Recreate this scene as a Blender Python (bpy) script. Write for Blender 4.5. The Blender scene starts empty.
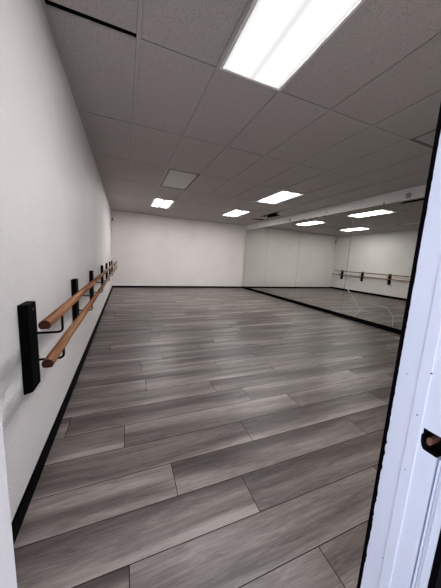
import bpy, bmesh, math, random
from mathutils import Vector, Matrix

random.seed(7)
S = bpy.context.scene
C = S.collection

# ------------------------------------------------------------------ camera, world, exposure
CAM_Z = 1.3112
cd = bpy.data.cameras.new('camera')
cam = bpy.data.objects.new('camera', cd)
C.objects.link(cam)
right = Vector((0.92834942, -0.36792378, 0.05290988))
up = Vector((0.00622861, 0.15772, 0.98746423))
fwd = Vector((0.37165652, 0.91638229, -0.14871092))
cam.matrix_world = Matrix(((right.x, up.x, -fwd.x, 0.0), (right.y, up.y, -fwd.y, 0.0),
                           (right.z, up.z, -fwd.z, CAM_Z), (0, 0, 0, 1)))
cd.sensor_fit = 'VERTICAL'
cd.sensor_height = 24.0
cd.lens = 24.0 * 235.57 / 588.0
cd.clip_start = 0.02
S.camera = cam

W = bpy.data.worlds.new('daylight')
S.world = W
W.use_nodes = True
bgn = W.node_tree.nodes['Background']
bgn.inputs[0].default_value = (0.80, 0.84, 1.0, 1)      # cool daylight reaching the doorway from outside
bgn.inputs[1].default_value = 1.05

S.view_settings.view_transform = 'Standard'
S.view_settings.look = 'None'
S.view_settings.gamma = 1
S.view_settings.use_curve_mapping = False
S.view_settings.exposure = 1.0
LAMP = 13.8

# ------------------------------------------------------------------ room dimensions
XL, XR, YF, H = -0.482, 5.05, 9.794, 2.837      # left wall, right wall, far wall, ceiling
YD0, YD1 = 0.212, 0.345                          # front wall, hall side and room side
DX0, DX1, DH = -0.1444, 0.628, 2.03              # doorway
GX, GY, TX, TY = 0.0935, 2.0632, 0.6096, 1.2194  # ceiling grid

# ------------------------------------------------------------------ materials
def mat(name, col, rough=0.5, metal=0.0, spec=0.5):
    m = bpy.data.materials.new(name)
    m.use_nodes = True
    b = m.node_tree.nodes['Principled BSDF']
    b.inputs['Base Color'].default_value = (*col, 1)
    b.inputs['Roughness'].default_value = rough
    b.inputs['Metallic'].default_value = metal
    b.inputs['Specular IOR Level'].default_value = spec
    return m, m.node_tree.nodes, m.node_tree.links, b

def coords(n, l, scale=(1, 1, 1)):
    t = n.new('ShaderNodeTexCoord')
    mp = n.new('ShaderNodeMapping')
    mp.inputs['Scale'].default_value = scale
    l.new(t.outputs['Object'], mp.inputs['Vector'])
    return mp.outputs['Vector']

def noise(n, l, vec, scale, detail=3, rough=0.5):
    t = n.new('ShaderNodeTexNoise')
    t.inputs['Scale'].default_value = scale
    t.inputs['Detail'].default_value = detail
    t.inputs['Roughness'].default_value = rough
    l.new(vec, t.inputs['Vector'])
    return t.outputs['Fac']

def ramp(n, l, fac, stops):
    r = n.new('ShaderNodeValToRGB')
    e = r.color_ramp.elements
    while len(e) < len(stops):
        e.new(0.5)
    for k, (p, c) in zip(e, stops):
        k.position = p
        k.color = (*c, 1)
    l.new(fac, r.inputs['Fac'])
    return r.outputs['Color']

def bump(n, l, b, fac, strength, dist):
    t = n.new('ShaderNodeBump')
    t.inputs['Strength'].default_value = strength
    t.inputs['Distance'].default_value = dist
    l.new(fac, t.inputs['Height'])
    l.new(t.outputs['Normal'], b.inputs['Normal'])
    return t

def math_node(n, l, op, a, b2):
    t = n.new('ShaderNodeMath')
    t.operation = op
    for i, v in enumerate((a, b2)):
        if isinstance(v, (int, float)):
            t.inputs[i].default_value = v
        else:
            l.new(v, t.inputs[i])
    return t.outputs[0]

def paint(name, col, rough, bscale, bstr, block=False, spec=0.5):
    m, n, l, b = mat(name, col, rough, spec=spec)
    v = coords(n, l)
    f = noise(n, l, v, bscale, 4, 0.6)
    big = noise(n, l, v, 1.4, 3)
    c2 = tuple(x * 0.93 for x in col)
    l.new(ramp(n, l, big, [(0.3, c2), (0.65, col)]), b.inputs['Base Color'])
    if block:
        br = n.new('ShaderNodeTexBrick')
        br.inputs['Scale'].default_value = 1.0
        br.inputs['Mortar Size'].default_value = 0.008
        br.inputs['Brick Width'].default_value = 0.406
        br.inputs['Row Height'].default_value = 0.203
        mp = n.new('ShaderNodeMapping')
        mp.inputs['Rotation'].default_value = (math.radians(90), 0, 0)
        t = n.new('ShaderNodeTexCoord')
        l.new(t.outputs['Object'], mp.inputs['Vector'])
        l.new(mp.outputs['Vector'], br.inputs['Vector'])
        f = math_node(n, l, 'SUBTRACT', f, math_node(n, l, 'MULTIPLY', br.outputs['Fac'], 1.0))
    bump(n, l, b, f, bstr, 0.009)
    return m

M_WALL = paint('wall_paint', (0.845, 0.818, 0.81), 0.36, 120, 1.0)
M_FAR = paint('block_paint', (0.83, 0.79, 0.772), 0.45, 60, 0.35, True)
M_JAMB = paint('door_frame_bluelit_paint', (0.735, 0.775, 0.88), 0.35, 30, 0.08)  # lavender tint puts the bluish daylight on the right jamb into its paint
M_JAMBL = paint('plain_jamb_paint', (0.69, 0.665, 0.665), 0.45, 60, 0.2)
M_BLACK = mat('black_trim_paint', (0.002, 0.002, 0.0025), 0.6, spec=0.02)[0]
M_DARK = mat('dark_void', (0.006, 0.005, 0.005), 0.9, spec=0.05)[0]
M_GRID = mat('grid_metal', (0.47, 0.45, 0.44), 0.5)[0]
M_WHITE = mat('white_enamel', (0.80, 0.80, 0.79), 0.35)[0]
M_DIM = mat('recess_shaded_frame', (0.15, 0.135, 0.125), 0.5)[0]  # shadow inside the fixture recess is put into this frame colour
M_PLASTIC = mat('ivory_plastic', (0.72, 0.69, 0.62), 0.4)[0]
M_STEEL = mat('dull_steel', (0.35, 0.34, 0.33), 0.4, 1.0)[0]
M_RUST = mat('dark_rust', (0.09, 0.07, 0.06), 0.7)[0]
M_CRACK = mat('crack_pale', (0.62, 0.61, 0.59), 0.5)[0]  # pale grey of the crack lines themselves
M_BRKT = mat('black_powder_coat', (0.003, 0.003, 0.003), 0.4, spec=0.06)[0]

# ceiling tile with pin holes
m, n, l, b = mat('ceiling_tile', (0.5, 0.48, 0.47), 0.9, spec=0.15)
v = coords(n, l)
vo = n.new('ShaderNodeTexNoise'); vo.inputs['Scale'].default_value = 130; vo.inputs['Detail'].default_value = 2
l.new(v, vo.inputs['Vector'])
l.new(ramp(n, l, vo.outputs['Fac'], [(0.31, (0.31, 0.288, 0.28)), (0.43, (0.50, 0.472, 0.458)), (0.8, (0.53, 0.50, 0.487))]), b.inputs['Base Color'])
bump(n, l, b, vo.outputs['Fac'], 0.35, 0.004)
M_TILE = m
M_TILEEDGE = mat('broken_tile_core', (0.62, 0.60, 0.57), 0.95)[0]

# grey vinyl plank
m, n, l, b = mat('vinyl_plank', (0.2, 0.19, 0.18), 0.41, spec=0.42)
at = n.new('ShaderNodeAttribute'); at.attribute_name = 'plank'
sep = n.new('ShaderNodeSeparateColor'); l.new(at.outputs['Color'], sep.inputs['Color'])
tc = n.new('ShaderNodeTexCoord')
off = n.new('ShaderNodeCombineXYZ')
l.new(math_node(n, l, 'MULTIPLY', sep.outputs['Green'], 37.0), off.inputs['X'])
l.new(math_node(n, l, 'MULTIPLY', sep.outputs['Blue'], 19.0), off.inputs['Y'])
l.new(math_node(n, l, 'MULTIPLY', sep.outputs['Red'], 23.0), off.inputs['Z'])
ad = n.new('ShaderNodeVectorMath'); ad.operation = 'ADD'
l.new(tc.outputs['Object'], ad.inputs[0]); l.new(off.outputs['Vector'], ad.inputs[1])
def stretched(sx, sy, scale, detail, rough=0.5, dist=0.0):
    mp = n.new('ShaderNodeMapping'); mp.inputs['Scale'].default_value = (sx, sy, 1)
    l.new(ad.outputs['Vector'], mp.inputs['Vector'])
    t = n.new('ShaderNodeTexNoise')
    t.inputs['Scale'].default_value = scale; t.inputs['Detail'].default_value = detail
    t.inputs['Roughness'].default_value = rough; t.inputs['Distortion'].default_value = dist
    l.new(mp.outputs['Vector'], t.inputs['Vector'])
    return t.outputs['Fac']
across = math_node(n, l, 'MULTIPLY', math_node(n, l, 'SUBTRACT', at.outputs['Alpha'], 0.5),
                   math_node(n, l, 'SUBTRACT', sep.outputs['Blue'], 0.80))
broad = stretched(0.6, 6.8, 1.0, 2, 0.45, 0.5)
mid = stretched(3.2, 34, 1.0, 5, 0.65, 1.2)
fine = stretched(14, 190, 1.0, 3, 0.6, 0.6)
mixv = math_node(n, l, 'ADD', math_node(n, l, 'MULTIPLY', broad, 0.58),
                 math_node(n, l, 'ADD', math_node(n, l, 'MULTIPLY', mid, 0.28), math_node(n, l, 'MULTIPLY', fine, 0.16)))
mixv = math_node(n, l, 'ADD', mixv, math_node(n, l, 'MULTIPLY', math_node(n, l, 'SUBTRACT', sep.outputs['Red'], 0.5), 0.07))
mixv = math_node(n, l, 'ADD', mixv, math_node(n, l, 'MULTIPLY', across, 0.30))
l.new(ramp(n, l, mixv, [(0.35, (0.042, 0.0325, 0.030)), (0.45, (0.084, 0.068, 0.063)), (0.55, (0.166, 0.141, 0.131)), (0.67, (0.31, 0.270, 0.251))]), b.inputs['Base Color'])
bump(n, l, b, fine, 0.10, 0.0015)
M_PLANK = m
M_SEAM = mat('plank_seam', (0.012, 0.011, 0.011), 0.8, spec=0.1)[0]

# barre wood
m, n, l, b = mat('barre_wood', (0.4, 0.2, 0.1), 0.45, spec=0.35)
v = coords(n, l, (60, 1.6, 60))
f = noise(n, l, v, 1.0, 4, 0.6)
l.new(ramp(n, l, f, [(0.36, (0.085, 0.028, 0.010)), (0.5, (0.205, 0.082, 0.030)), (0.64, (0.33, 0.145, 0.057))]), b.inputs['Base Color'])
M_WOOD = m
M_ENDGRAIN = mat('barre_end_grain', (0.045, 0.017, 0.011), 0.7, spec=0.1)[0]
M_CHIP = mat('raw_wood', (0.16, 0.065, 0.045), 0.8)[0]

# black stained post
m, n, l, b = mat('black_stained_wood', (0.002, 0.002, 0.002), 0.6, spec=0.03)
v = coords(n, l, (60, 60, 3))
bump(n, l, b, noise(n, l, v, 1.0, 3), 0.3, 0.002)
M_POST = m

# mirror
m, n, l, b = mat('mirror_silver', (0.67, 0.68, 0.645), 0.0, 1.0)
M_MIRROR = m
M_MIREDGE = mat('mirror_edge', (0.07, 0.075, 0.07), 0.3)[0]

# lit lens: two tubes glowing through a prismatic panel
m = bpy.data.materials.new('lit_lens'); m.use_nodes = True
n, l = m.node_tree.nodes, m.node_tree.links
n.clear()
out = n.new('ShaderNodeOutputMaterial'); em = n.new('ShaderNodeEmission')
tc = n.new('ShaderNodeTexCoord'); sp = n.new('ShaderNodeSeparateXYZ')
l.new(tc.outputs['Object'], sp.inputs['Vector'])
ax = math_node(n, l, 'ABSOLUTE', sp.outputs['X'], 0)
d = math_node(n, l, 'ABSOLUTE', math_node(n, l, 'SUBTRACT', ax, 0.135), 0)
mr = n.new('ShaderNodeMapRange'); mr.interpolation_type = 'SMOOTHSTEP'
mr.inputs['From Min'].default_value = 0.03; mr.inputs['From Max'].default_value = 0.105
mr.inputs['To Min'].default_value = 1.0; mr.inputs['To Max'].default_value = 0.0
l.new(d, mr.inputs['Value'])
ay = math_node(n, l, 'ABSOLUTE', sp.outputs['Y'], 0)
mr2 = n.new('ShaderNodeMapRange'); mr2.interpolation_type = 'SMOOTHSTEP'
mr2.inputs['From Min'].default_value = 0.43; mr2.inputs['From Max'].default_value = 0.545
mr2.inputs['To Min'].default_value = 1.0; mr2.inputs['To Max'].default_value = 0.0
l.new(ay, mr2.inputs['Value'])
glow = math_node(n, l, 'MULTIPLY', mr.outputs['Result'], mr2.outputs['Result'])
mr3 = n.new('ShaderNodeMapRange'); mr3.interpolation_type = 'SMOOTHSTEP'
mr3.inputs['From Min'].default_value = 0.04; mr3.inputs['From Max'].default_value = 0.19
mr3.inputs['To Min'].default_value = LAMP * 0.022; mr3.inputs['To Max'].default_value = 0.0
l.new(d, mr3.inputs['Value'])
glow = math_node(n, l, 'ADD', glow, math_node(n, l, 'DIVIDE', mr3.outputs['Result'], LAMP * 2.0))
st = math_node(n, l, 'ADD', math_node(n, l, 'MULTIPLY', glow, LAMP * 2.0), LAMP * 0.0235)
em.inputs['Color'].default_value = (1.0, 0.98, 0.97, 1)
l.new(st, em.inputs['Strength'])
l.new(em.outputs[0], out.inputs[0])
M_LENS = m
# unlit lens
m, n, l, b = mat('unlit_lens', (0.42, 0.415, 0.40), 0.3)
bump(n, l, b, noise(n, l, coords(n, l), 160, 1), 0.2, 0.002)
M_OFF = m

# ------------------------------------------------------------------ mesh helpers
def add_box(bm, x0, x1, y0, y1, z0, z1, mi=0):
    vs = [bm.verts.new((x, y, z)) for x in (x0, x1) for y in (y0, y1) for z in (z0, z1)]
    for q in ((0, 1, 3, 2), (4, 6, 7, 5), (0, 4, 5, 1), (2, 3, 7, 6), (0, 2, 6, 4), (1, 5, 7, 3)):
        f = bm.faces.new([vs[i] for i in q]); f.material_index = mi

def add_prism(bm, pts, lo, hi, axis, mi=0):
    """extrude a closed 2-D outline along an axis (0 x, 1 y, 2 z)"""
    def P(p, t):
        q = list(p); q.insert(axis, t); return q
    a = [bm.verts.new(P(p, lo)) for p in pts]
    c = [bm.verts.new(P(p, hi)) for p in pts]
    k = len(pts)
    for f in [a, c] + [[a[i], a[(i + 1) % k], c[(i + 1) % k], c[i]] for i in range(k)]:
        bm.faces.new(f).material_index = mi

def add_tube(bm, path, r, seg=10):
    rings = []
    path = [Vector(p) for p in path]
    ref = None
    for i, p in enumerate(path):
        t = (path[min(i + 1, len(path) - 1)] - path[max(i - 1, 0)]).normalized()
        if ref is None:
            ref = t.orthogonal().normalized()
        ref = (ref - t * ref.dot(t)).normalized()
        s = t.cross(ref)
        rings.append([bm.verts.new(p + (ref * math.cos(a) + s * math.sin(a)) * r) for a in [2 * math.pi * k / seg for k in range(seg)]])
    for A, B in zip(rings, rings[1:]):
        for k in range(seg):
            bm.faces.new((A[k], A[(k + 1) % seg], B[(k + 1) % seg], B[k])).smooth = True
    bm.faces.new(rings[0][::-1]); bm.faces.new(rings[-1])

def add_disc(bm, c, axis, r, h, seg=16):
    a = Vector(axis).normalized()
    add_tube(bm, [Vector(c), Vector(c) + a * h], r, seg)

def obj(name, bm, mats, parent=None, bevel=0.0, seg=2):
    if not isinstance(mats, (list, tuple)):
        mats = [mats]
    bmesh.ops.recalc_face_normals(bm, faces=bm.faces[:])
    me = bpy.data.meshes.new(name)
    bm.to_mesh(me); bm.free()
    for q in mats:
        me.materials.append(q)
    o = bpy.data.objects.new(name, me)
    C.objects.link(o)
    if parent:
        o.parent = parent
    if bevel:
        mo = o.modifiers.new('bevel', 'BEVEL'); mo.width = bevel; mo.segments = seg
        mo.limit_method = 'ANGLE'; mo.angle_limit = math.radians(40)
    return o

def struct(name, bm, mats, parent=None, bevel=0.0):
    o = obj(name, bm, mats, parent, bevel)
    o['kind'] = 'structure'
    return o

def tag(o, label, cat, group=None):
    o['label'] = label; o['category'] = cat
    if group:
        o['group'] = group
    return o

def thing(name, label, cat, loc, group=None):
    o = bpy.data.objects.new(name, None)
    C.objects.link(o)
    o.location = loc
    o.empty_display_size = 0.1
    return tag(o, label, cat, group)

def dup(root, loc, label):
    r = root.copy(); C.objects.link(r); r.location = loc; r['label'] = label
    for ch in list(root.children):
        c = ch.copy(); C.objects.link(c); c.parent = r
        for g in list(ch.children):
            e = g.copy(); C.objects.link(e); e.parent = c
    return r

# ------------------------------------------------------------------ floor: individual plank faces over a dark seam bed
PW, PL, ROW0 = 0.2235, 1.511, 0.882
known = {-1: 0.005, 0: 0.65, 1: 0.26, 2: 0.86, 3: -0.018, 4: 1.10, 5: 0.83, 6: 0.180, 7: 1.04, 8: 0.16, 9: 0.44, 10: 1.01, 11: 1.30, 12: 0.34}
bm = bmesh.new()
lay = bm.loops.layers.float_color.new('plank')
g = 0.0020
i = -8
while ROW0 + i * PW < YF:
    y0, y1 = ROW0 + i * PW, ROW0 + (i + 1) * PW
    j0 = known.get(i, random.uniform(0, PL))
    k = -2
    while j0 + k * PL < XR:
        x0, x1 = j0 + k * PL, j0 + (k + 1) * PL
        k += 1
        a, c = max(x0 + g, XL - 0.02), min(x1 - g, XR + 0.07)
        d0, d1 = y0 + g, min(y1 - g, YF + 0.02)
        if c <= a or d1 <= d0:
            continue
        vs = [bm.verts.new(p) for p in ((a, d0, 0), (c, d0, 0), (c, d1, 0), (a, d1, 0))]
        f = bm.faces.new(vs)
        col = (random.random(), random.random(), random.random(), 1)
        for q, lp in enumerate(f.loops):
            lp[lay] = (col[0], col[1], col[2], 0.0 if q < 2 else 1.0)    # alpha runs across the plank
    i += 1
add_box(bm, XL - 0.1, XR + 0.1, -0.9, YF + 0.1, -0.12, -0.002, 1)
struct('floor', bm, [M_PLANK, M_SEAM])

# ------------------------------------------------------------------ walls
TOP = H + 0.01
bm = bmesh.new(); add_box(bm, XL - 0.12, XL, YD0 + 0.01, YF + 0.12, -0.1, TOP); struct('wall_left', bm, M_WALL)
bm = bmesh.new(); add_box(bm, XL - 0.001, XR + 0.12, YF, YF + 0.12, -0.1, TOP); struct('wall_far', bm, M_FAR)
bm = bmesh.new(); add_box(bm, XR, XR + 0.12, YD0 + 0.01, YF + 0.001, -0.1, TOP); wall_r = struct('wall_right', bm, M_WALL)
bm = bmesh.new()
yo = YD0 + 0.01
add_box(bm, XL - 0.12, DX0 - 0.02, yo, YD1, -0.1, TOP)
add_box(bm, DX1 + 0.06, XR + 0.12, yo, YD1, -0.1, TOP)
add_box(bm, DX0 - 0.02, DX1 + 0.06, yo, YD1, DH + 0.02, TOP)
struct('wall_front', bm, M_WALL)

# baseboards, black
BB, BT = 0.10, 0.011
bm = bmesh.new(); add_box(bm, XL, XL + BT, YD1 + 0.016, YF, 0, BB); struct('baseboard_left', bm, M_BLACK, bevel=0.003)
bm = bmesh.new(); add_box(bm, XL + BT, XR - BT, YF - BT, YF, 0, 0.075); struct('baseboard_far', bm, M_BLACK, bevel=0.003)
bm = bmesh.new(); add_box(bm, XR - 0.016, XR, YD1, YF - BT, 0, BB); base_r = struct('baseboard_right', bm, M_BLACK, bevel=0.003)

# ------------------------------------------------------------------ ceiling: tiles, tee grid, dark space above
cols = [XL] + [GX + TX * k for k in range(0, 9)]
cols = [c for c in cols if c < XR - 0.02] + [XR + 0.045]
rows = [YD1] + [GY + TY * k for k in range(-1, 7)]
rows = [r for r in rows if r < YF - 0.05] + [YF]
LIT = {(1, 0.84): 'a', (1, 6.94): 'b', (5, 4.50): 'c', (5, 6.94): 'd'}
def cell(ci, y):
    ri = min(range(len(rows)), key=lambda q: abs(rows[q] - y))
    x0, x1 = cols[ci + 1], cols[ci + 2]
    return x0, x1, rows[ri], rows[ri + 1]
# column index counted from the first grid line
fix_lit = [(1, 0.844), (1, 6.941), (5, 4.502), (5, 6.941)]
fix_off = [(1, 4.502), (5, 0.844)]
fixcells = set()
for ci, y in fix_lit + fix_off:
    x0, x1, y0, y1 = cell(ci, y)
    fixcells.add((round(x0, 3), round(y0, 3)))
bm = bmesh.new()
ZT = H + 0.004
gap = 0.0157
for a in range(len(cols) - 1):
    for r in range(len(rows) - 1):
        x0, x1, y0, y1 = cols[a] + gap, cols[a + 1] - gap, rows[r] + gap, rows[r + 1] - gap
        if (round(cols[a], 3), round(rows[r], 3)) in fixcells:
            continue
        if a == 0 and abs(rows[r + 1] - GY) < 0.01:
            y1 -= 0.023                                   # slipped tile leaves a dark slot
        if a == 8 and abs(rows[r] - (GY + 4 * TY)) < 0.02:
            # broken tile: a ragged hole along its near edge, gap at its far edge
            pts = [(x0, y0 + 0.50), (x0 + 0.10, y0 + 0.62), (x0 + 0.22, y0 + 0.50), (x0 + 0.33, y0 + 0.58), (x0 + 0.43, y0 + 0.46),
                   (x0 + 0.46, y0 + 0.16), (x0 + 0.47, y0), (x1, y0), (x1, y1 - 0.10), (x0 + 0.45, y1 - 0.20), (x0 + 0.2, y1 - 0.22), (x0, y1 - 0.10)]
            add_prism(bm, pts, ZT, ZT + 0.016, 2)
            continue
        if a == 8 and abs(rows[r] - (GY + 3 * TY)) < 0.02:
            # tile in front of it has a chewed edge
            pts = [(x0, y0), (x1, y0), (x1, y1), (x0 + 0.42, y1), (x0 + 0.36, y1 - 0.10), (x0 + 0.25, y1 - 0.06), (x0 + 0.20, y1 - 0.30),
                   (x0 + 0.12, y1 - 0.26), (x0 + 0.09, y1 - 0.52), (x0 + 0.04, y1 - 0.56), (x0 + 0.05, y1 - 0.86), (x0, y1 - 0.9)]
            add_prism(bm, pts, ZT, ZT + 0.016, 2)
            continue
        add_box(bm, x0, x1, y0, y1, ZT, ZT + 0.016)
DECK = 3.35                                                # dark roof deck and sides of the space above the tiles
add_box(bm, XL - 0.1, XR + 0.12, YD0, YF + 0.1, DECK, DECK + 0.05, 1)
add_box(bm, XL - 0.1, XL, YD0, YF + 0.1, TOP, DECK, 1)
add_box(bm, XR + 0.05, XR + 0.12, YD0, YF + 0.1, TOP, DECK, 1)
add_box(bm, XL, XR + 0.05, YF, YF + 0.1, TOP, DECK, 1)
add_box(bm, XL, XR + 0.05, YD0 + 0.01, YD1, TOP, DECK, 1)
ceil = struct('ceiling', bm, [M_TILE, M_DARK])
bm = bmesh.new()
tw = 0.0140
for c in cols[1:-1]:
    add_box(bm, c - tw, c + tw, YD1, YF, H - 0.001, H + 0.001)
    add_box(bm, c - 0.001, c + 0.001, YD1, YF, H, H + 0.035)
for a in range(len(cols) - 1):
    for r in rows[1:-1]:
        if a == 0 and abs(r - GY) < 0.01:
            continue
        if a == 8 and min(abs(r - (GY + 4 * TY)), abs(r - (GY + 5 * TY))) < 0.02:
            continue
        lo = cols[a] + (tw if a else 0); hi = cols[a + 1] - (tw if a < len(cols) - 2 else 0)
        add_box(bm, lo, hi, r - tw, r + tw, H - 0.0005, H + 0.001)
        add_box(bm, lo, hi, r - 0.001, r + 0.001, H, H + 0.035)
# wall angle
add_box(bm, XL, XL + 0.022, YD1, YF, H - 0.001, H + 0.001)
add_box(bm, XR - 0.022, XR, YD1, YF, H - 0.001, H + 0.001)
add_box(bm, XL + 0.022, XR - 0.022, YF - 0.022, YF, H - 0.001, H + 0.001)
struct('trim_1', bm, M_GRID)

# ------------------------------------------------------------------ doorway
door = bpy.data.objects.new('door_1', None); C.objects.link(door); door['kind'] = 'structure'
bm = bmesh.new()                                                     # left jamb
add_box(bm, DX0 - 0.02, DX0, YD0, YD1, 0, DH)
obj('jamb', bm, M_JAMBL, door, 0.002)
bm = bmesh.new()                                                     # right jamb, cut out for the missing strike
JT = 0.02
hz0, hz1, hy = 0.905, 0.955, 0.2735
add_box(bm, DX1, DX1 + JT, 0.2415, YD1, 0, hz0 - 0.0)
add_box(bm, DX1, DX1 + JT, 0.2415, YD1, hz1, DH)
pts = [(YD1, hz0), (YD1, hz1), (hy, hz1), (hy - 0.001, hz1 - 0.012), (hy + 0.002, hz1 - 0.018), (hy + 0.001, hz1 - 0.034), (hy - 0.002, hz0 + 0.006), (hy - 0.006, hz0)]
add_prism(bm, pts, DX1, DX1 + JT, 0)
bmesh.ops.recalc_face_normals(bm, faces=bm.faces[:])
for f in bm.faces:
    c = f.calc_center_median()
    if hz0 - 0.001 < c.z < hz1 + 0.001 and abs(f.normal.x) < 0.5:
        f.material_index = 1  # hole sides painted near-black, recess shade put into their colour
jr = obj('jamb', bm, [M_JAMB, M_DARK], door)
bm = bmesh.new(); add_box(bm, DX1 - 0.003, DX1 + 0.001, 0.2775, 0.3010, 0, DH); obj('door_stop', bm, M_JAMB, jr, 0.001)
bm = bmesh.new()                                                     # stepped moulding, hall side
for a, c, dx in ((0.2345, 0.2385, 0.003), (0.2275, 0.2340, 0.0065), (YD0, 0.2270, 0.0015)):
    add_box(bm, DX1 + dx, DX1 + JT + 0.01, a, c, 0, hz0 - 0.002)
    add_box(bm, DX1 + dx, DX1 + JT + 0.01, a, c, hz1 + 0.004, DH)
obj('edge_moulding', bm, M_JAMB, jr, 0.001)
bm = bmesh.new(); add_box(bm, DX1 + 0.045, DX1 + 0.058, YD0 + 0.002, YD1, hz0 - 0.1, hz1 + 0.1)
add_box(bm, DX1 + JT + 0.001, DX1 + 0.045, YD0 + 0.012, hy + 0.03, hz0 - 0.10, hz0 - 0.004); obj('strike_pocket', bm, M_DARK, jr)
bm = bmesh.new()
add_prism(bm, [(0.2675, 0.919), (0.268, 0.931), (0.264, 0.936), (0.2585, 0.934), (0.2575, 0.925), (0.260, 0.916)], DX1 + 0.006, DX1 + 0.044, 0)
obj('raw_wood_chip', bm, M_CHIP, jr, 0.002)
bm = bmesh.new()
for y, z, r in ((0.289, 0.977, 0.0016), (0.3035, 0.55, 0.0014), (0.292, 0.83, 0.0012), (0.278, 1.085, 0.0016), (0.325, 1.06, 0.0012)):
    add_disc(bm, (DX1 - 0.0034 if 0.277 < y < 0.302 else DX1 - 0.0004, y, z), (1, 0, 0), r, 0.003, 8)
obj('nail_hole', bm, M_BLACK, jr)
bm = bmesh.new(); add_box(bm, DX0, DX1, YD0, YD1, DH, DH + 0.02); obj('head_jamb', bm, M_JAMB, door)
bm = bmesh.new()                                                     # black casing on both faces, ragged paint edge on the jamb
for y0, y1 in ((YD1, YD1 + 0.009), (YD0 - 0.012, YD0 - 0.0005)):
    add_box(bm, DX1 + 0.0005, DX1 + 0.075, y0, y1, 0, DH + 0.075)
    add_box(bm, DX0 - 0.075, DX0 - 0.014, y0, y1, 0, DH + 0.075)
    add_box(bm, DX0 - 0.014, DX1 + 0.0005, y0, y1, DH + 0.004, DH + 0.075)
obj('casing', bm, M_BLACK, door)
bm = bmesh.new()
rr = random.Random(3)
z, prev = 0.3, 0.0015
edge = []
while z < 1.75:
    amp = 0.0035 if 0.45 < z < 1.02 else 0.0010
    edge.append((YD1 - 0.0008 - (rr.random() ** 3) * amp, z)); z += rr.uniform(0.004, 0.016)
for p, q in zip(edge, edge[1:]):
    add_prism(bm, [(YD1 + 0.001, p[1]), (YD1 + 0.001, q[1]), q, p], DX1 - 0.0006, DX1 + 0.001, 0)
obj('paint_edge', bm, M_BLACK, jr)

# ------------------------------------------------------------------ the right wall runs a touch out of square
SKEW = Matrix.Translation((XR, YF, 0)) @ Matrix.Rotation(0.0043, 4, 'Z') @ Matrix.Translation((-XR, -YF, 0))
def skew(o):
    o.matrix_world = SKEW @ o.matrix_basis
for o in (wall_r, base_r):
    skew(o)

# ------------------------------------------------------------------ mirror panels on the right wall
XM = 5.041
seams = [9.78, 7.935, 6.11, 4.285, 2.46, 0.64]
mz0, mz1 = 0.098, 2.622
mlab = ['tall wall mirror panel in the far corner beside the white block wall',
        'tall wall mirror panel second from the far corner',
        'tall wall mirror panel third from the far corner, reflecting the lit ceiling panels',
        'cracked tall wall mirror panel with pale crack lines near the floor',
        'tall wall mirror panel nearest the doorway wall']
panels = []
for k in range(5):
    y1, y0 = seams[k] - 0.004, seams[k + 1] + 0.004
    ym = (y0 + y1) / 2
    t = thing('mirror_panel', mlab[k], 'mirror', (XR, ym, mz0), 'mirror panels along the right wall')
    bm = bmesh.new(); add_box(bm, XM - XR, -0.001, y0 - ym, y1 - ym, 0, mz1 - mz0, 1)
    bm.faces.ensure_lookup_table()
    for f in bm.faces:
        if all(abs(v.co.x - (XM - XR)) < 1e-6 for v in f.verts):
            f.material_index = 0
    obj('glass', bm, [M_MIRROR, M_MIREDGE], t)
    bm = bmesh.new(); add_box(bm, -0.003, -0.0005, y1 - ym + 0.0005, y1 - ym + 0.0075, 0, mz1 - mz0)
    obj('seam_strip', bm, M_BLACK, t)
    skew(t)
    panels.append((t, ym))
def clip(k, y, z, h=0.05, w=0.022):
    t, ym = panels[k]
    bm = bmesh.new()
    add_box(bm, XM - XR - 0.006, XM - XR, y - ym - w / 2, y - ym + w / 2, z - mz0 - h / 2, z - mz0 + h / 2)
    obj('clip', bm, M_RUST, t, 0.002)
clip(3, 3.59, 2.632, 0.07, 0.02)
for y in (6.02, 5.75, 5.50, 5.20):
    clip(2, y, 2.605, 0.045, 0.06)
t, ym = panels[3]
bm = bmesh.new(); add_box(bm, XM - XR - 0.004, XM - XR, 2.47 - ym, 3.25 - ym, 2.565 - mz0, 2.60 - mz0); obj('top_gap_strip', bm, M_BLACK, t)  # black strip standing in for the dark gap along the mirror top
t, ym = panels[4]
bm = bmesh.new(); add_box(bm, XM - XR - 0.004, XM - XR, 0.65 - ym, 2.45 - ym, 2.565 - mz0, 2.60 - mz0); obj('top_gap_strip', bm, M_BLACK, t)  # same painted dark gap continued over the nearest panel
# cracks
t, ym = panels[3]
def crack(pts, r):
    bm = bmesh.new()
    P = []
    for p, q in zip(pts, pts[1:]):
        for s in range(4):
            u = s / 4
            P.append((XM - XR - 0.0005, p[0] + (q[0] - p[0]) * u - ym + random.uniform(-.012, .012) * (s > 0), p[1] + (q[1] - p[1]) * u - mz0 + random.uniform(-.01, .01) * (s > 0)))
    P.append((XM - XR - 0.0005, pts[-1][0] - ym, pts[-1][1] - mz0))
    add_tube(bm, P, r, 5)
    obj('crack', bm, M_CRACK, t)
crack([(3.93, 0.10), (3.86, 0.20), (3.789, 0.296), (3.62, 0.42), (3.479, 0.49), (3.30, 0.50), (3.17, 0.455), (3.08, 0.38), (3.03, 0.26), (3.02, 0.105)], 0.0035)
crack([(4.24, 0.78), (4.10, 0.66), (3.99, 0.54), (3.86, 0.40), (3.789, 0.296)], 0.002)
crack([(4.255, 0.82), (4.19, 0.74), (4.10, 0.655)], 0.008)
crack([(4.25, 0.72), (4.18, 0.745), (4.12, 0.80)], 0.006)
crack([(4.278, 2.55), (4.275, 1.9), (4.272, 1.4), (4.268, 0.82)], 0.0035)

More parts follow.
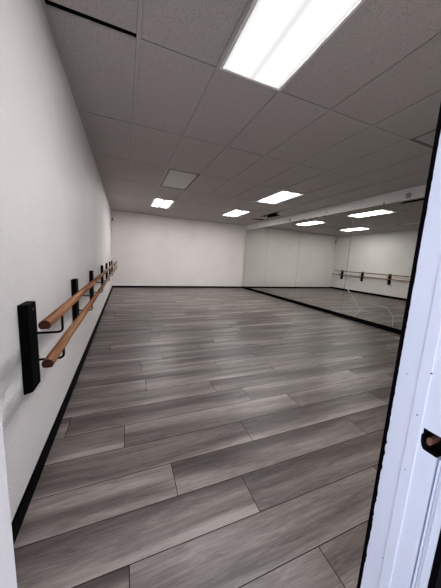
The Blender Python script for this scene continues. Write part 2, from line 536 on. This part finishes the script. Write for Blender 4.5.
# corner return strip between block wall and first mirror, fasteners on the band above the mirrors
fl = [('dark screw hook on the white band above the farthest mirror panel', 8.814, 2.70, 0.028),
      ('dark screw hook on the white band above the second mirror panel, its far end', 7.311, 2.69, 0.020),
      ('dark screw hook on the white band above the second mirror panel, its near end', 6.71, 2.695, 0.034),
      ('faint round fastener on the white band above the third mirror panel', 5.162, 2.715, 0.028)]
for lab, y, z, r in fl:
    bm = bmesh.new()
    ring = [(XR - 0.006, y + r * math.cos(a), z + r * math.sin(a)) for a in [math.radians(40 + 280 * q / 14) for q in range(15)]]
    add_tube(bm, ring, 0.006, 6)
    add_disc(bm, (XR - 0.006, y, z), (1, 0, 0), r * 0.45, 0.007, 12)
    skew(tag(obj('screw_hook', bm, M_RUST if r > 0.028 else M_STEEL), lab, 'hook', 'hooks on the band above the mirrors'))
bm = bmesh.new()
r = 0.042
add_tube(bm, [(XR - 0.007, 3.131 + r * math.cos(a), 2.70 + r * math.sin(a)) for a in [2 * math.pi * q / 20 for q in range(21)]], 0.006, 6)
add_tube(bm, [(XR - 0.007, 3.131 - r * .6, 2.70 - r * .5), (XR - 0.010, 3.131, 2.71), (XR - 0.007, 3.131 + r * .5, 2.70 + r * .6)], 0.007, 6)
skew(tag(obj('round_bracket', bm, M_RUST), 'round dark ring fastener on the white band above the cracked mirror', 'fastener'))

# ------------------------------------------------------------------ ceiling lights
def light(ci, y, lit, label):
    x0, x1, y0, y1 = cell(ci, y)
    cx, cy = (x0 + x1) / 2, (y0 + y1) / 2
    hx, hy2 = (x1 - x0) / 2 - 0.013, (y1 - y0) / 2 - 0.013
    grp = 'lit ceiling panels' if lit else 'unlit ceiling panels'
    t = thing('ceiling_light', label, 'light', (cx, cy, H), grp)
    bm = bmesh.new()
    w = 0.022 if lit else 0.034
    for a in ((-hx, hx, -hy2, -hy2 + w), (-hx, hx, hy2 - w, hy2), (-hx, -hx + w, -hy2 + w, hy2 - w), (hx - w, hx, -hy2 + w, hy2 - w)):
        add_box(bm, *a, -0.004, 0.02)
    obj('frame', bm, M_WHITE if lit else M_DIM, t, 0.002)
    bm = bmesh.new(); add_box(bm, -hx + w, hx - w, -hy2 + w, hy2 - w, 0.004, 0.010)
    obj('diffuser', bm, M_LENS if lit else M_OFF, t)
    bm = bmesh.new(); add_box(bm, -hx, hx, -hy2, hy2, 0.021, 0.11)
    obj('housing', bm, M_WHITE, t)
light(1, 0.844, True, 'large lit ceiling panel overhead nearest the camera, cut by the picture top')
light(5, 4.502, True, 'lit ceiling panel halfway down the room nearest the mirrors')
light(1, 6.941, True, 'lit ceiling panel at the far end nearest the left wall')
light(5, 6.941, True, 'lit ceiling panel at the far end on the mirror side')
light(1, 4.502, False, 'unlit grey ceiling panel with a frame coloured dark as recess shadow, left of the room middle')
light(5, 0.844, False, 'unlit ceiling panel, frame coloured dark as recess shadow, at right edge behind the door frame')

# broken ceiling pieces hanging at the hole
bm = bmesh.new()
add_prism(bm, [(-0.12, -0.09), (0.10, -0.11), (0.14, 0.03), (0.02, 0.10), (-0.10, 0.06)], 0, 0.016, 2)
o = obj('ceiling_tile_scrap', bm, M_TILEEDGE)
o.scale = (0.7, 0.6, 1); o.location = (4.66, 7.36, H - 0.055); o.rotation_euler = (0.7, 0.12, 0.2)
tag(o, 'broken scrap of white ceiling tile hanging in the dark ceiling hole', 'tile')
bm = bmesh.new()
add_tube(bm, [(4.50, 7.50, H + 0.06), (4.49, 7.46, H - 0.02), (4.50, 7.40, H - 0.05), (4.53, 7.36, H - 0.02), (4.55, 7.33, H + 0.06)], 0.014, 8)
tag(obj('cable_loop', bm, M_WHITE), 'white cable loop poking out of the ceiling hole', 'cable')

# ------------------------------------------------------------------ barre posts with brackets
PTK, PWD, PZ0, PZ1 = 0.042, 0.114, 0.577, 1.041
BX = 0.160          # bar centre distance from the wall
def make_post(label, y):
    t = thing('barre_post', label, 'post', (XL, y, 0), 'black posts holding the barres on the left wall')
    bm = bmesh.new()
    add_prism(bm, [(0, PZ0), (PTK, PZ0 + 0.013), (PTK, PZ1), (0, PZ1)], -PWD / 2, PWD / 2, 1)
    obj('upright', bm, M_POST, t, 0.004)
    for z0, z1 in ((0.872, 0.9700), (0.724, 0.7920)):
        bm = bmesh.new()
        rb, by = 0.022, 0.036
        path = [(PTK - 0.004, by, z0)] + [(BX - rb, by, z0)]
        path += [(BX - rb + rb * math.sin(a), by, z0 + rb - rb * math.cos(a)) for a in [math.radians(q) for q in (15, 30, 45, 60, 75, 90)]]
        path += [(BX, by, z1 + 0.004)]
        add_tube(bm, path, 0.0062, 10)
        br = obj('bracket', bm, M_BRKT, t)
        bm = bmesh.new(); add_box(bm, PTK - 0.001, PTK + 0.002, 0.022, 0.05, z0 - 0.02, z0 + 0.02); obj('mount_plate', bm, M_BRKT, br, 0.001)
    bm = bmesh.new()
    add_disc(bm, (PTK - 0.002, 0.008, 1.008), (1, 0, 0), 0.0045, 0.004, 10)
    obj('bolt', bm, M_STEEL, t)
    return t
PY = [1.425, 2.62, 3.81, 5.45, 6.70, 7.98, 9.12]
nth = ['nearest', 'second nearest', 'third nearest', 'fourth nearest', 'fifth nearest', 'sixth nearest', 'farthest']
p0 = make_post('black wooden barre post on the left wall, the large one nearest the camera', PY[0])
for w, y in list(zip(nth, PY))[1:]:
    dup(p0, (XL, y, 0), 'black wooden barre post on the left wall, %s from the camera' % w)

# ------------------------------------------------------------------ barres: rounded handrails with a flat underside
def barre(label, zc, y0, y1):
    pts = []
    for q in range(25):
        a = math.radians(-52 + 284 * q / 24)
        pts.append((0.0225 * math.cos(a), zc + 0.0215 * math.sin(a) - 0.001))
    t = thing('ballet_barre', label, 'barre', (XL + BX, 0, 0), 'wooden barres along the left wall')
    bm = bmesh.new()
    add_prism(bm, pts, y0, y1, 1)
    for f in bm.faces:
        f.smooth = len(f.verts) == 4
        if len(f.verts) > 4:
            f.material_index = 1
    obj('rail', bm, [M_WOOD, M_ENDGRAIN], t)
barre('upper brown wooden ballet barre running along the left wall', 0.993, 1.168, 9.50)
barre('lower brown wooden ballet barre running along the left wall', 0.815, 1.178, 9.62)

# ------------------------------------------------------------------ small wall devices
def outlet(label, loc, axis):
    t = thing('wall_outlet', label, 'outlet', loc, 'wall outlets')
    bm = bmesh.new(); add_box(bm, -0.035, 0.035, -0.006, 0, -0.057, 0.057); obj('plate', bm, M_PLASTIC, t, 0.003)
    for s in (-1, 1):
        bm = bmesh.new(); add_box(bm, -0.017, 0.017, -0.0085, -0.005, s * 0.025 - 0.014, s * 0.025 + 0.014); obj('socket', bm, M_WHITE, t, 0.002)
    t.rotation_euler = (0, 0, axis)
outlet('small wall outlet low on the left wall near the far corner', (XL, 9.60, 0.30), math.radians(90))
outlet('small wall outlet low on the left wall below the barres, second from the far corner', (XL, 8.58, 0.33), math.radians(90))
outlet('small outlet low on the far wall in the corner by the mirrors', (4.985, YF, 0.235), 0)
t = thing('motion_sensor', 'small dark sensor high in the far left corner under the ceiling', 'sensor', (XL + 0.03, YF, 2.52))
bm = bmesh.new(); add_box(bm, -0.025, 0.03, -0.045, 0, -0.06, 0.06); obj('body', bm, M_STEEL, t, 0.008)
bm = bmesh.new(); add_disc(bm, (0.0025, -0.043, -0.02), (0, -1, 0), 0.018, 0.008, 14); obj('lens', bm, M_BLACK, t)
